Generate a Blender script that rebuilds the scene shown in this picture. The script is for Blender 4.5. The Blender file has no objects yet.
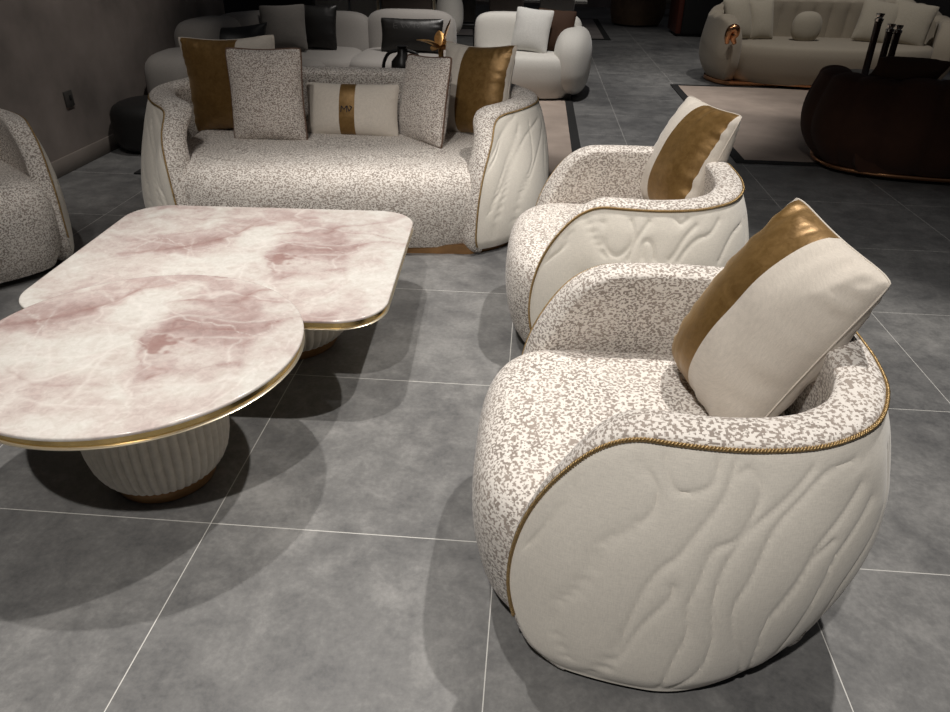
import bpy, bmesh, math, random
from math import sin, cos, pi, sqrt, radians
from mathutils import Vector, Matrix, noise, kdtree

random.seed(7)
S = bpy.context.scene
COL = S.collection

# ------------------------------------------------------------------ materials
def mat(name):
    m = bpy.data.materials.new(name); m.use_nodes = True
    nt = m.node_tree
    return m, nt, nt.nodes['Principled BSDF']

def N(nt, kind, **kw):
    n = nt.nodes.new(kind)
    for k, v in kw.items():
        if k.startswith('i_'):
            n.inputs[k[2:]].default_value = v
        else:
            setattr(n, k, v)
    return n

def L(nt, a, b):
    nt.links.new(a, b)

def math_node(nt, op, a, b=None, c=None, clamp=False):
    n = nt.nodes.new('ShaderNodeMath'); n.operation = op; n.use_clamp = clamp
    for i, v in enumerate((a, b, c)):
        if v is None: continue
        if isinstance(v, (int, float)): n.inputs[i].default_value = v
        else: L(nt, v, n.inputs[i])
    return n.outputs[0]

def ramp(nt, fac, stops, interp='LINEAR'):
    r = nt.nodes.new('ShaderNodeValToRGB'); r.color_ramp.interpolation = interp
    els = r.color_ramp.elements
    while len(els) < len(stops): els.new(0.5)
    for e, (p, c) in zip(els, stops):
        e.position = p; e.color = (c[0], c[1], c[2], 1) if not isinstance(c, (int, float)) else (c, c, c, 1)
    L(nt, fac, r.inputs[0])
    return r.outputs[0]

def mix(nt, fac, a, b, blend='MIX'):
    n = nt.nodes.new('ShaderNodeMix'); n.data_type = 'RGBA'; n.blend_type = blend
    for sock, v in ((n.inputs[0], fac), (n.inputs[6], a), (n.inputs[7], b)):
        if isinstance(v, (int, float)): sock.default_value = v
        elif isinstance(v, tuple): sock.default_value = (v[0], v[1], v[2], 1)
        else: L(nt, v, sock)
    return n.outputs[2]

def objco(nt, scale=(1, 1, 1)):
    t = nt.nodes.new('ShaderNodeTexCoord')
    m = nt.nodes.new('ShaderNodeMapping'); m.inputs['Scale'].default_value = scale
    L(nt, t.outputs['Object'], m.inputs[0])
    return m.outputs[0]

def noise_tex(nt, vec, scale, detail=3, rough=.5, dist=0):
    n = nt.nodes.new('ShaderNodeTexNoise')
    n.inputs['Scale'].default_value = scale; n.inputs['Detail'].default_value = detail
    n.inputs['Roughness'].default_value = rough; n.inputs['Distortion'].default_value = dist
    L(nt, vec, n.inputs['Vector'])
    return n

def bump(nt, b, h, strength=.3, dist=.002):
    n = nt.nodes.new('ShaderNodeBump'); n.inputs['Strength'].default_value = strength
    n.inputs['Distance'].default_value = dist
    L(nt, h, n.inputs['Height']); L(nt, n.outputs[0], b.inputs['Normal'])

def plain(name, col, rough=.6, metal=0, sheen=0, nscale=0, namp=.25, bscale=0, bstr=.2, spec=.5):
    m, nt, b = mat(name)
    b.inputs['Roughness'].default_value = rough; b.inputs['Metallic'].default_value = metal
    b.inputs['Sheen Weight'].default_value = sheen
    b.inputs['Specular IOR Level'].default_value = spec
    co = objco(nt)
    if nscale:
        n = noise_tex(nt, co, nscale, 4)
        d = tuple(c * (1 - namp) for c in col); u = tuple(min(1, c * (1 + namp)) for c in col)
        L(nt, ramp(nt, n.outputs[0], [(.3, d), (.7, u)]), b.inputs['Base Color'])
    else:
        b.inputs['Base Color'].default_value = (*col, 1)
    if bscale:
        n2 = noise_tex(nt, co, bscale, 2)
        bump(nt, b, n2.outputs[0], bstr, .001)
    return m

def speckle(name, base, dash, cell=.0027, stretch=(1, 1, 1), thr=.505, fine=168):
    """woven jacquard: short stair-stepped dashes on a cream ground"""
    m, nt, b = mat(name)
    co = objco(nt)
    sn = nt.nodes.new('ShaderNodeVectorMath'); sn.operation = 'SNAP'
    L(nt, co, sn.inputs[0]); sn.inputs[1].default_value = (cell, cell, cell)
    mp = nt.nodes.new('ShaderNodeMapping'); mp.inputs['Scale'].default_value = stretch
    L(nt, sn.outputs[0], mp.inputs[0])
    n = noise_tex(nt, mp.outputs[0], fine, 1.0, .4)
    f = ramp(nt, n.outputs[0], [(thr, 0), (thr + .03, 1)])
    n2 = noise_tex(nt, co, 9, 2)
    d2 = tuple(c * 1.3 for c in dash)
    dc = ramp(nt, n2.outputs[0], [(.35, dash), (.65, d2)])
    c = mix(nt, f, base, dc)
    w = noise_tex(nt, co, 700, 1)
    L(nt, mix(nt, .25, c, w.outputs[0], 'OVERLAY'), b.inputs['Base Color'])
    b.inputs['Roughness'].default_value = .9
    b.inputs['Sheen Weight'].default_value = .15
    b.inputs['Specular IOR Level'].default_value = .2
    h = math_node(nt, 'ADD', math_node(nt, 'MULTIPLY', f, -.7), math_node(nt, 'MULTIPLY', w.outputs[0], .5))
    bump(nt, b, h, .45, .0015)
    return m

def linen(name, col, sheen=.2):
    m, nt, b = mat(name)
    co = objco(nt)
    v1 = noise_tex(nt, objco(nt, (500, 500, 60)), 1, 2)
    v2 = noise_tex(nt, objco(nt, (60, 60, 600)), 1, 2)
    s = math_node(nt, 'ADD', v1.outputs[0], v2.outputs[0])
    lo = tuple(c * .88 for c in col); hi = tuple(min(1, c * 1.1) for c in col)
    L(nt, ramp(nt, math_node(nt, 'MULTIPLY', s, .5), [(.3, lo), (.7, hi)]), b.inputs['Base Color'])
    b.inputs['Roughness'].default_value = .85; b.inputs['Sheen Weight'].default_value = sheen
    b.inputs['Specular IOR Level'].default_value = .25
    bump(nt, b, s, .18, .001)
    return m

def satin(name, col, hi):
    """brushed metallic velvet: soft streaky gloss"""
    m, nt, b = mat(name)
    n = noise_tex(nt, objco(nt), 38, 6, .7, .6)
    L(nt, ramp(nt, n.outputs[0], [(.3, col), (.75, hi)]), b.inputs['Base Color'])
    b.inputs['Metallic'].default_value = .45
    L(nt, ramp(nt, n.outputs[0], [(.3, .34), (.7, .52)]), b.inputs['Roughness'])
    b.inputs['Sheen Weight'].default_value = .2
    b.inputs['Sheen Tint'].default_value = (.9, .65, .35, 1)
    n2 = noise_tex(nt, objco(nt), 60, 4, .6)
    bump(nt, b, n2.outputs[0], .25, .003)
    return m

def marble_mat(name):
    m, nt, b = mat(name)
    co = objco(nt)
    at = nt.nodes.new('ShaderNodeVertexColor'); at.layer_name = 'print'
    sp = nt.nodes.new('ShaderNodeSeparateColor'); L(nt, at.outputs[0], sp.inputs[0])
    n1 = noise_tex(nt, co, 14, 5, .62, .6)
    n2 = noise_tex(nt, co, 45, 6, .65, .8)
    pk = math_node(nt, 'ADD', sp.outputs[2], math_node(nt, 'MULTIPLY', math_node(nt, 'SUBTRACT', n1.outputs[0], .5), .35))
    base = ramp(nt, pk, [(.05, (.63, .61, .575)), (.32, (.565, .515, .485)), (.58, (.485, .405, .385)), (.95, (.37, .275, .26))])
    base = mix(nt, .35, base, ramp(nt, n2.outputs[0], [(.32, (.30, .28, .27)), (.68, (.68, .67, .66))]), 'OVERLAY')
    c = mix(nt, math_node(nt, 'MULTIPLY', sp.outputs[1], .8), base, (.74, .71, .67))
    rg = math_node(nt, 'MULTIPLY', sp.outputs[0], math_node(nt, 'ADD', .55, math_node(nt, 'MULTIPLY', n1.outputs[0], .8)), clamp=True)
    L(nt, mix(nt, rg, c, (.27, .145, .13)), b.inputs['Base Color'])
    b.inputs['Roughness'].default_value = .18
    b.inputs['Specular IOR Level'].default_value = .45
    return m

def floor_mat():
    m, nt, b = mat('grey_porcelain_tiles')
    co = objco(nt)
    n1 = noise_tex(nt, co, 1.6, 6, .62, .3)
    n2 = noise_tex(nt, co, 9, 8, .7, .4)
    n3 = noise_tex(nt, co, 60, 4, .7)
    s = math_node(nt, 'ADD', math_node(nt, 'MULTIPLY', n1.outputs[0], .44), math_node(nt, 'MULTIPLY', n2.outputs[0], .36))
    s = math_node(nt, 'ADD', s, math_node(nt, 'MULTIPLY', n3.outputs[0], .2))
    c = ramp(nt, s, [(.38, (.098, .098, .100)), (.5, (.172, .171, .169)), (.62, (.275, .271, .264))])
    sep = nt.nodes.new('ShaderNodeSeparateXYZ'); L(nt, co, sep.inputs[0])
    def dline(o, off):
        t = math_node(nt, 'DIVIDE', math_node(nt, 'SUBTRACT', o, off), .8)
        f = math_node(nt, 'FRACT', math_node(nt, 'ADD', t, 100.5))
        return math_node(nt, 'ABSOLUTE', math_node(nt, 'SUBTRACT', f, .5))
    dx = dline(sep.outputs[0], -0.8388); dy = dline(sep.outputs[1], 1.4682)
    d = math_node(nt, 'MULTIPLY', math_node(nt, 'MINIMUM', dx, dy), .8)
    g = math_node(nt, 'LESS_THAN', d, .0013)
    L(nt, mix(nt, g, c, (.62, .61, .58)), b.inputs['Base Color'])
    L(nt, ramp(nt, n2.outputs[0], [(.3, .36), (.7, .52)]), b.inputs['Roughness'])
    b.inputs['Specular IOR Level'].default_value = .4
    bump(nt, b, n3.outputs[0], .08, .001)
    return m

M = {}
M['floor'] = floor_mat()
M['plaster'] = plain('dark_taupe_plaster', (.24, .205, .185), .85, nscale=2.5, namp=.3, bscale=6, bstr=.1)
M['board'] = plain('dark_skirting', (.26, .225, .20), .6, nscale=3, namp=.1)
M['speck'] = speckle('cream_taupe_jacquard', (.76, .715, .665), (.285, .245, .215), stretch=(.75, .75, 1.15))
M['speck2'] = speckle('jacquard_cushion', (.70, .65, .60), (.24, .20, .175), stretch=(.8, 1.3, 1))
M['cream'] = linen('cream_linen', (.80, .755, .675))
M['cushion'] = linen('cream_velvet', (.63, .575, .505), .25)
M['gold'] = satin('gold_satin', (.155, .084, .022), (.26, .152, .05))
M['braid'] = plain('gold_braid', (.36, .245, .11), .4, .7, nscale=300, namp=.4)
M['piping'] = plain('brown_piping', (.13, .075, .05), .6)
M['brass'] = plain('polished_brass', (.78, .56, .24), .12, 1)
M['lip'] = plain('pale_brass', (.85, .76, .58), .3, .8)
M['fluted'] = plain('ivory_velvet', (.66, .61, .53), .8, sheen=.3, nscale=40, namp=.08)
M['wood'] = plain('bronze_wood', (.28, .15, .06), .45, .3, nscale=12, namp=.25)
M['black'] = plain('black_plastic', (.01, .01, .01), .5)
M['leather'] = plain('black_leather', (.012, .011, .010), .38, bscale=60, bstr=.4)
M['grey'] = linen('grey_chenille', (.30, .28, .26))
M['greycush'] = linen('grey_velvet', (.20, .185, .17))
M['white'] = linen('offwhite_boucle', (.62, .60, .555))
M['whitecush'] = linen('pale_grey_velvet', (.60, .59, .56))
M['brown'] = plain('dark_brown_velvet', (.050, .026, .016), .8, spec=.2, bscale=80)
M['choco'] = plain('chocolate_velvet', (.062, .028, .017), .8, spec=.2, sheen=.06, nscale=5, namp=.2)
M['copper'] = plain('copper', (.60, .30, .15), .25, 1)
M['sand'] = linen('sand_velvet', (.36, .315, .25))
M['sandcush'] = linen('sand_cushion', (.40, .36, .29))
M['rug'] = plain('beige_rug', (.40, .325, .275), .95, nscale=3.5, namp=.15, bscale=220, bstr=.5)
M['rugdark'] = plain('taupe_rug', (.22, .195, .185), .95, nscale=3.5, namp=.15, bscale=220, bstr=.5)
M['border'] = plain('black_rug_border', (.012, .012, .012), .9, bscale=220)
M['goldleaf'] = plain('gilded_leaf', (.72, .42, .16), .3, .85, nscale=30, namp=.3)
M['glass'] = plain('smoked_glass', (.05, .03, .025), .08)
M['silver'] = plain('silver', (.75, .72, .68), .12, 1)
M['red'] = plain('oxblood_leather', (.10, .022, .012), .45)
M['tan'] = plain('tan_leather', (.16, .10, .06), .6, nscale=4)
M['panel'] = plain('grey_white_lacquer', (.42, .41, .38), .5)
M['panelbrown'] = plain('brown_fabric', (.13, .105, .09), .8)
M['plate'] = plain('nickel_plate', (.10, .095, .09), .4, .5)
M['marble'] = marble_mat('pink_onyx')
M['thread'] = plain('dark_embroidery', (.012, .010, .02), .7)
M['emboss'] = plain('embossed_leather', (.06, .057, .055), .55)

# ------------------------------------------------------------------ object helpers
def link(name, me, parent=None, m=None, smooth=True):
    o = bpy.data.objects.new(name, me); COL.objects.link(o)
    if parent: o.parent = parent
    if m and not me.materials: me.materials.append(m)
    if smooth:
        me.polygons.foreach_set('use_smooth', [True] * len(me.polygons))
    return o

def mesh(name, V, F, parent=None, m=None, smooth=True, merge=1e-5):
    me = bpy.data.meshes.new(name); me.from_pydata([tuple(v) for v in V], [], F)
    if merge:
        bm = bmesh.new(); bm.from_mesh(me)
        bmesh.ops.remove_doubles(bm, verts=bm.verts, dist=merge)
        bmesh.ops.recalc_face_normals(bm, faces=bm.faces)
        for e in bm.edges:
            if len(e.link_faces) == 2 and e.calc_face_angle(0) > radians(48): e.smooth = False
        bm.to_mesh(me); bm.free()
    me.update()
    return link(name, me, parent, m, smooth)

def thing(name, label, cat, loc=(0, 0, 0), rz=0, group=None):
    o = bpy.data.objects.new(name, None); COL.objects.link(o)
    o.empty_display_size = .1
    o.location = loc; o.rotation_euler = (0, 0, rz)
    o['label'] = label; o['category'] = cat
    if group: o['group'] = group
    return o

def tag(o, label, cat, group=None):
    o['label'] = label; o['category'] = cat
    if group: o['group'] = group
    return o

def struct(o):
    o['kind'] = 'structure'; return o

def box_data(x0, x1, y0, y1, z0, z1, bev=0, seg=3):
    bm = bmesh.new()
    bmesh.ops.create_cube(bm, size=1)
    for v in bm.verts:
        v.co = Vector(((x0 + x1) / 2 + v.co.x * (x1 - x0), (y0 + y1) / 2 + v.co.y * (y1 - y0), (z0 + z1) / 2 + v.co.z * (z1 - z0)))
    if bev:
        bmesh.ops.bevel(bm, geom=bm.edges[:], offset=bev, segments=seg, affect='EDGES', profile=.5)
    return bm

def bm_obj(name, bm, parent=None, m=None, smooth=True):
    me = bpy.data.meshes.new(name); bm.to_mesh(me); bm.free()
    o = link(name, me, parent, m, smooth)
    return o

def box(name, x0, x1, y0, y1, z0, z1, parent=None, m=None, bev=0, seg=3):
    return bm_obj(name, box_data(x0, x1, y0, y1, z0, z1, bev, seg), parent, m, bool(bev))

def grid_faces(nu, nv, wrap=False, off=0):
    F = []
    for i in range(nu if wrap else nu - 1):
        for j in range(nv - 1):
            a = i * nv + j; b = ((i + 1) % nu) * nv + j
            F.append((off + a, off + b, off + b + 1, off + a + 1))
    return F

def lathe(name, prof, parent=None, m=None, n=64, flutes=0, amp=0, cap=True, c=(0, 0)):
    V = []
    for i in range(n):
        a = 2 * pi * i / n
        for (r, z, k) in [(p + (1,))[:3] if len(p) == 2 else p for p in prof]:
            rr = r
            if flutes: rr = r - amp * k * (1 - abs(sin(flutes * a / 2)))
            V.append((c[0] + rr * cos(a), c[1] + rr * sin(a), z))
    F = grid_faces(n, len(prof), True)
    if cap:
        F.append([i * len(prof) for i in range(n)][::-1]); F.append([i * len(prof) + len(prof) - 1 for i in range(n)])
    return mesh(name, V, F, parent, m)

def tube_data(P, r, n=6, closed=False):
    V = []; K = len(P); up = Vector((0, 0, 1)); prev = None
    for i in range(K):
        if closed: t = P[(i + 1) % K] - P[i - 1]
        else: t = P[min(i + 1, K - 1)] - P[max(i - 1, 0)]
        if t.length < 1e-9: t = Vector((1, 0, 0))
        t.normalize()
        if prev is None:
            a = t.cross(up)
            if a.length < .1: a = t.cross(Vector((1, 0, 0)))
            a.normalize()
        else:
            a = prev - t * prev.dot(t)
            a.normalize()
        prev = a
        b = t.cross(a)
        rr = r[i] if isinstance(r, (list, tuple)) else r
        for k in range(n):
            th = 2 * pi * k / n
            V.append(P[i] + a * (rr * cos(th)) + b * (rr * sin(th)))
    F = []
    for i in range(K if closed else K - 1):
        for k in range(n):
            a0 = i * n + k; a1 = i * n + (k + 1) % n
            b0 = ((i + 1) % K) * n + k; b1 = ((i + 1) % K) * n + (k + 1) % n
            F.append((a0, a1, b1, b0))
    if not closed:
        F.append(list(range(n))[::-1]); F.append([(K - 1) * n + k for k in range(n)])
    return V, F

def tube(name, P, r, parent=None, m=None, n=6, closed=False):
    V, F = tube_data([Vector(p) for p in P], r, n, closed)
    return mesh(name, V, F, parent, m, merge=0)

def catmull(P, per=12):
    P = [Vector(p) for p in P]; out = []
    for i in range(len(P) - 1):
        p0 = P[i - 1] if i else P[0] * 2 - P[1]
        p1, p2 = P[i], P[i + 1]
        p3 = P[i + 2] if i + 2 < len(P) else P[-1] * 2 - P[-2]
        for k in range(per):
            t = k / per
            out.append(.5 * ((2 * p1) + (p2 - p0) * t + (2 * p0 - 5 * p1 + 4 * p2 - p3) * t * t + (3 * p1 - p0 - 3 * p2 + p3) * t ** 3))
    out.append(P[-1]); return out

def resample(P, n):
    d = [0]
    for i in range(1, len(P)): d.append(d[-1] + (P[i] - P[i - 1]).length)
    out = []; j = 0
    for k in range(n):
        s = d[-1] * k / (n - 1)
        while j < len(P) - 2 and d[j + 1] < s: j += 1
        f = (s - d[j]) / max(1e-9, d[j + 1] - d[j])
        out.append(P[j].lerp(P[j + 1], min(1, max(0, f))))
    return out, d[-1]

def smooth01(t):
    t = min(1, max(0, t)); return t * t * (3 - 2 * t)

def lerp_tab(tab, x):
    if x <= tab[0][0]: return tab[0][1]
    for (a, b), (c, d) in zip(tab, tab[1:]):
        if x <= c:
            i = tab.index((a, b)); t = (x - a) / (c - a)
            m0 = (d - tab[i - 1][1]) / (c - tab[i - 1][0]) if i else (d - b) / (c - a)
            m1 = (tab[i + 2][1] - b) / (tab[i + 2][0] - a) if i + 2 < len(tab) else (d - b) / (c - a)
            w = c - a; t2 = t * t; t3 = t2 * t
            return (2 * t3 - 3 * t2 + 1) * b + (t3 - 2 * t2 + t) * w * m0 + (3 * t2 - 2 * t3) * d + (t3 - t2) * w * m1
    return tab[-1][1]

# ------------------------------------------------------------------ upholstered tub seat
class Path:
    """plan outline of a tub from the left front end round the back to the right front end (front is -Y)"""
    def __init__(self, half):
        right = catmull([(x, y, 0) for x, y in half], 14)
        left = [Vector((-p.x, p.y, 0)) for p in right]
        pts = left + right[::-1][1:]
        self.P, self.L = resample(pts, 700)
        # smooth normals
        self.Nn = []
        for i in range(700):
            t = self.P[min(i + 6, 699)] - self.P[max(i - 6, 0)]
            n = Vector((-t.y, t.x, 0)); n.normalize()
            self.Nn.append(n)
    def at(self, a):
        f = min(1, max(0, a / self.L)) * 699; i = min(698, int(f)); t = f - i
        return self.P[i].lerp(self.P[i + 1], t), self.Nn[i].lerp(self.Nn[i + 1], t).normalized()

def tub(root, half, Harm, Hback, zf, ra, rb, off, thick, roll, z0, mats, cell=.012, lines=None, groove=.0026,
        ribs=0, rib_amp=0, seat=None, back_from=None, braid=True, names=('outer_panel', 'shell'), seat_z=.43, plinth=None, rib_out=True, blend=(.35, .9), ex=2.0, lean=(0, 1), taper=0, braid_z=0):
    pt = Path(half); LL = pt.L
    def top(a):
        a = min(a, LL - a)
        H = Harm + (Hback - Harm) * smooth01((a / (LL / 2) - blend[0]) / (blend[1] - blend[0]))
        t = 1 - min(a / ra, 1)
        return zf + (H - zf) * max(0, 1 - t ** ex) ** (1 / ex)
    def bot(a):
        a = min(a, LL - a)
        t = 1 - min(a / rb, 1)
        return zf - (zf - z0) * sqrt(max(0, 1 - t * t))
    def ribv(a):
        if not ribs: return 0
        return rib_amp * (abs(sin(pi * ribs * a / LL)) ** .6 - 1)
    def pos(a, z, ins=0):
        p, n = pt.at(a)
        o = lerp_tab(off, z) + (ribv(a) if rib_out else 0)
        if lean[0]:
            aa = min(a, LL - a)
            o -= lean[0] * smooth01((z - .12) / (Harm - .12)) * (1 - smooth01((aa - .25) / lean[1])) * smooth01(aa / .35 + .1)
        if taper:
            o -= taper * max(0, 1 - z / .5) ** 1.5 * smooth01((p.y + .05) / .4)
        q = p + n * (o - ins); return Vector((q.x, q.y, z))
    # stations along the arc, dense near both rounded front ends
    nend = 26
    A = [ra * (1 - cos(pi / 2 * k / nend)) for k in range(nend)]
    nm = max(40, int((LL - 2 * ra) / cell))
    if ribs: nm = max(nm, ribs * 14)
    A += [ra + (LL - 2 * ra) * k / nm for k in range(nm + 1)]
    A += [LL - a for a in A[:nend][::-1]]
    nz = max(14, int(Harm / cell))
    # ---- outer panel
    kd = None
    if lines:
        pts = []
        for ln in lines:
            c = catmull([(a, z, 0) for a, z in ln], 10)
            c, _ = resample(c, max(8, int(sum((c[i + 1] - c[i]).length for i in range(len(c) - 1)) / .003)))
            pts += c
        kd = kdtree.KDTree(len(pts))
        for i, p in enumerate(pts): kd.insert(p, i)
        kd.balance()
    V = []
    for a in A:
        zb, zt = bot(a), top(a)
        for j in range(nz + 1):
            z = zb + (zt - zb) * j / nz
            v = pos(a, z)
            if kd:
                _, _, d = kd.find((a, z, 0))
                _, n = pt.at(a)
                e = min(1, (zt - z) / .02, max(0, (z - zb)) / .02)
                v += n * e * groove * ((1 - math.exp(-d / .022)) * 1.1 - 1.0 * math.exp(-(d / .0045) ** 2))
            V.append(v)
    outer = mesh(names[0], V, grid_faces(len(A), nz + 1), root, mats['outer'])
    # ---- edge stations: up the left front, over the top, down the right front
    nb = 16
    st = []
    lo = [(rb * (1 - cos(pi / 2 * k / nb))) for k in range(nb, 0, -1)]
    for a in lo: st.append((a, bot(a)))
    for a in A: st.append((a, top(a)))
    for a in lo[::-1]: st.append((LL - a, bot(LL - a)))
    E = [pos(a, z) for a, z in st]
    K = len(st); Rr = 12; V = []; nin = 7
    trim = []
    for i, (a, z) in enumerate(st):
        p, n = pt.at(a)
        t = E[min(i + 1, K - 1)] - E[max(i - 1, 0)]
        if t.length < 1e-7: t = Vector((0, 0, 1))
        t.normalize()
        e = t.cross(n)                       # away from the panel, in its plane
        if e.length < 1e-6: e = Vector((0, 0, 1))
        e.normalize()
        mid = pos(a, z, .05)
        c = pos(LL / 2, .3)
        if e.z < -.2 and z > zf: e = -e
        if i in (0, K - 1): pass
        if z >= braid_z or zf > z > braid_z: trim.append(E[i] + e * .002 + n * .003)
        rv = rib_amp * (abs(sin(pi * ribs * a / LL)) ** .6 - 1) if ribs else 0
        for k in range(Rr + 1):
            th = pi * k / Rr
            ins = thick / 2 * (1 - cos(th))
            V.append(E[i] - n * ins + e * (roll * sin(th) ** .8 + (rv * sin(th))))
        ad = min(max(a, ra * 1.0), LL - ra * 1.0)
        pd, nd = pt.at(ad)
        zd = min(z, seat_z - .1)
        D = pos(ad, zd, thick + .02)
        # keep the inner wall vertical
        I = V[-1]
        for k in range(1, nin + 1):
            f = k / nin
            q = I.lerp(D, f)
            if ribs:
                q = q - nd * (rv * -1.0) * min(1, 4 * (1 - f)) * -1
            V.append(q)
    inner = mesh(names[1], V, grid_faces(K, Rr + 1 + nin), root, mats['inner'])
    # ---- braid
    if braid:
        P, ll = resample(trim, 1500 if cell < .008 else 700)
        VV = []; FF = []
        turns = ll / .013
        for ph in (0, pi):
            H = []
            nh = int(turns * 7)
            Q, _ = resample(P, nh)
            for i in range(nh):
                t = (Q[min(i + 1, nh - 1)] - Q[max(i - 1, 0)]).normalized()
                s = t.cross(Vector((.3, .2, 1))).normalized(); u = s.cross(t)
                th = 2 * pi * turns * i / nh + ph
                H.append(Q[i] + s * (.0026 * cos(th)) + u * (.0026 * sin(th)))
            v, f = tube_data(H, .0026, 5)
            o = len(VV); VV += v; FF += [tuple(o + q for q in x) for x in f]
        mesh('braid_trim', VV, FF, root, mats['braid'], merge=0)
    # ---- seat
    if seat:
        seat_block('seat', root, mats['seat'], **seat)
    if plinth:
        ins, h0, h1 = plinth
        n = 120; V = []; F = []
        for i in range(n):
            p, nn = pt.at(LL * i / (n - 1)); q = p - nn * ins
            V += [(q.x, q.y, h0), (q.x, q.y, h1)]
        for i in range(n):
            j = (i + 1) % n
            F.append((2 * i, 2 * j, 2 * j + 1, 2 * i + 1))
        F.append([2 * i for i in range(n)][::-1]); F.append([2 * i + 1 for i in range(n)])
        mesh('plinth', V, F, root, mats['plinth'], smooth=False)
    return pt, pos, top

def seat_block(name, root, m, hw, yf, yb, ex, prof, crown=.012, cx=0, ny=10):
    """D-shaped upholstered seat: squircle front at yf, straight towards yb; prof = [(inset, z)] bottom to top"""
    nf = 72
    yc = yf + min(hw, (yb - yf)) * .75
    def outline(ins):
        P = []
        for i in range(nf + 1):
            th = pi + pi * i / nf
            c, s = cos(th), sin(th)
            P.append(Vector((cx + (hw - ins) * math.copysign(abs(c) ** (2 / ex), c), yc + (yc - yf - ins) * math.copysign(abs(s) ** (2 / ex), s), 0)))
        R = [Vector((cx + hw - ins, yc + (yb - yc) * k / 6, 0)) for k in range(1, 7)]
        Lf = [Vector((cx - hw + ins, yb + (yc - yb) * k / 6, 0)) for k in range(0, 6)]
        return P + R + Lf
    # smooth profile
    pr = catmull([(a, z, 0) for a, z in prof], 5)
    rings = []
    for p in pr:
        o = outline(p.x); rings.append([Vector((v.x, v.y, p.y)) for v in o])
    n = len(rings[0]); last = rings[-1]
    cen = Vector((cx, (yf + yb) / 2, 0))
    for k in range(1, 9):
        f = k / 9
        rings.append([Vector((cen.x + (v.x - cen.x) * (1 - f), cen.y + (v.y - cen.y) * (1 - f), v.z + crown * (1 - (1 - f) ** 2))) for v in last])
    V = []; F = []
    for r in rings: V += r
    for i in range(len(rings) - 1):
        for k in range(n):
            a = i * n + k; b = i * n + (k + 1) % n
            F.append((a, b, b + n, a + n))
    F.append(list(range(n))[::-1]); F.append([(len(rings) - 1) * n + k for k in range(n)])
    return mesh(name, V, F, root, m)

# ------------------------------------------------------------------ cushions
def cushion(name, label, cat, base, yaw, lean, w, h, t, m, roll=0, band=None, band_m=None, piping=None, pinch=.07, group=None, seed=0,
            n=44, wrinkle=.004, flip=False, parts=True):
    """front faces the yaw direction; base = middle of the lower edge"""
    nrm = Vector((cos(yaw), sin(yaw), 0)); wd = Vector((-sin(yaw), cos(yaw), 0))
    up = Vector((0, 0, 1)) * cos(lean) - nrm * sin(lean)
    w2 = wd * cos(roll) + up * sin(roll); u2 = -wd * sin(roll) + up * cos(roll)
    f2 = w2.cross(u2)
    R = Matrix((w2, u2, f2)).transposed().to_4x4()
    root = thing(name, label, cat, group=group)
    root.matrix_world = Matrix.Translation(base) @ R
    def pt(u, v, side):
        au, av = abs(u), abs(v)
        cr = 1 - .05 * (au * av) ** 6
        x = cr * w / 2 * u * (1 - pinch * (1 - v * v) * au ** 1.5)
        y = h / 2 + cr * h / 2 * v * (1 - pinch * (1 - u * u) * av ** 1.5)
        th = (max(0, 1 - au ** 2.4) * max(0, 1 - av ** 2.4)) ** .55
        z = side * t / 2 * th
        # sagging: a little fuller low down
        z *= 1 + .12 * (-v)
        e = max(au, av)
        if wrinkle and e < .999:
            q = Vector((x * 9 + seed * 3.1, y * 9, side * 5 + seed))
            # puckers run in from the seams
            k = wrinkle * min(1, e ** 4 * 1.2) * min(1, (1 - e) * 14)
            if au > av: s = noise.noise(Vector((y * 34 + seed, x * 3, side * 2)))
            else: s = noise.noise(Vector((x * 34 + seed * 2, y * 3, side * 2)))
            z += side * (k * s * 2 + wrinkle * .8 * noise.noise(q) * th)
        return Vector((x, y, z))
    us = [-1 + 2 * i / n for i in range(n + 1)]
    us = [math.copysign(abs(u) ** .8, u) for u in us]
    if band:
        for b in band:
            k = min(range(len(us)), key=lambda i: abs(us[i] - b)); us[k] = b
    V = []
    for side in (1, -1):
        for u in us:
            for v in us: V.append(pt(u, v, side))
    off = (n + 1) ** 2
    body, bd = [], []
    for f in grid_faces(n + 1, n + 1):
        i = f[0] // (n + 1)
        um = (us[i] + us[i + 1]) / 2
        if band and band[0] < um < band[1]: bd.append(f)
        else: body.append(f)
    for f in grid_faces(n + 1, n + 1, off=off): body.append(f[::-1])
    def sub(nm, F, mm):
        used = sorted({i for f in F for i in f}); mp = {a: b for b, a in enumerate(used)}
        return mesh(nm, [V[i] for i in used], [tuple(mp[i] for i in f) for f in F], root, mm)
    sub('cushion_cover', body, m)
    if bd: sub('satin_band', bd, band_m)
    if piping:
        P = []
        for i in range(n): P.append(pt(us[i], -1, 0))
        for i in range(n): P.append(pt(1, us[i], 0))
        for i in range(n): P.append(pt(us[n - i], 1, 0))
        for i in range(n): P.append(pt(-1, us[n - i], 0))
        tube('piping' if piping is M['piping'] else 'seam', P, .0045 if piping is M['piping'] else .0022, root, piping, 6, True)
    root['_t'] = t
    del root['_t']
    return root, pt

# ------------------------------------------------------------------ setting
def plane(name, pts, m):
    return struct(mesh(name, pts, [tuple(range(len(pts)))], None, m, False, 0))

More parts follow.
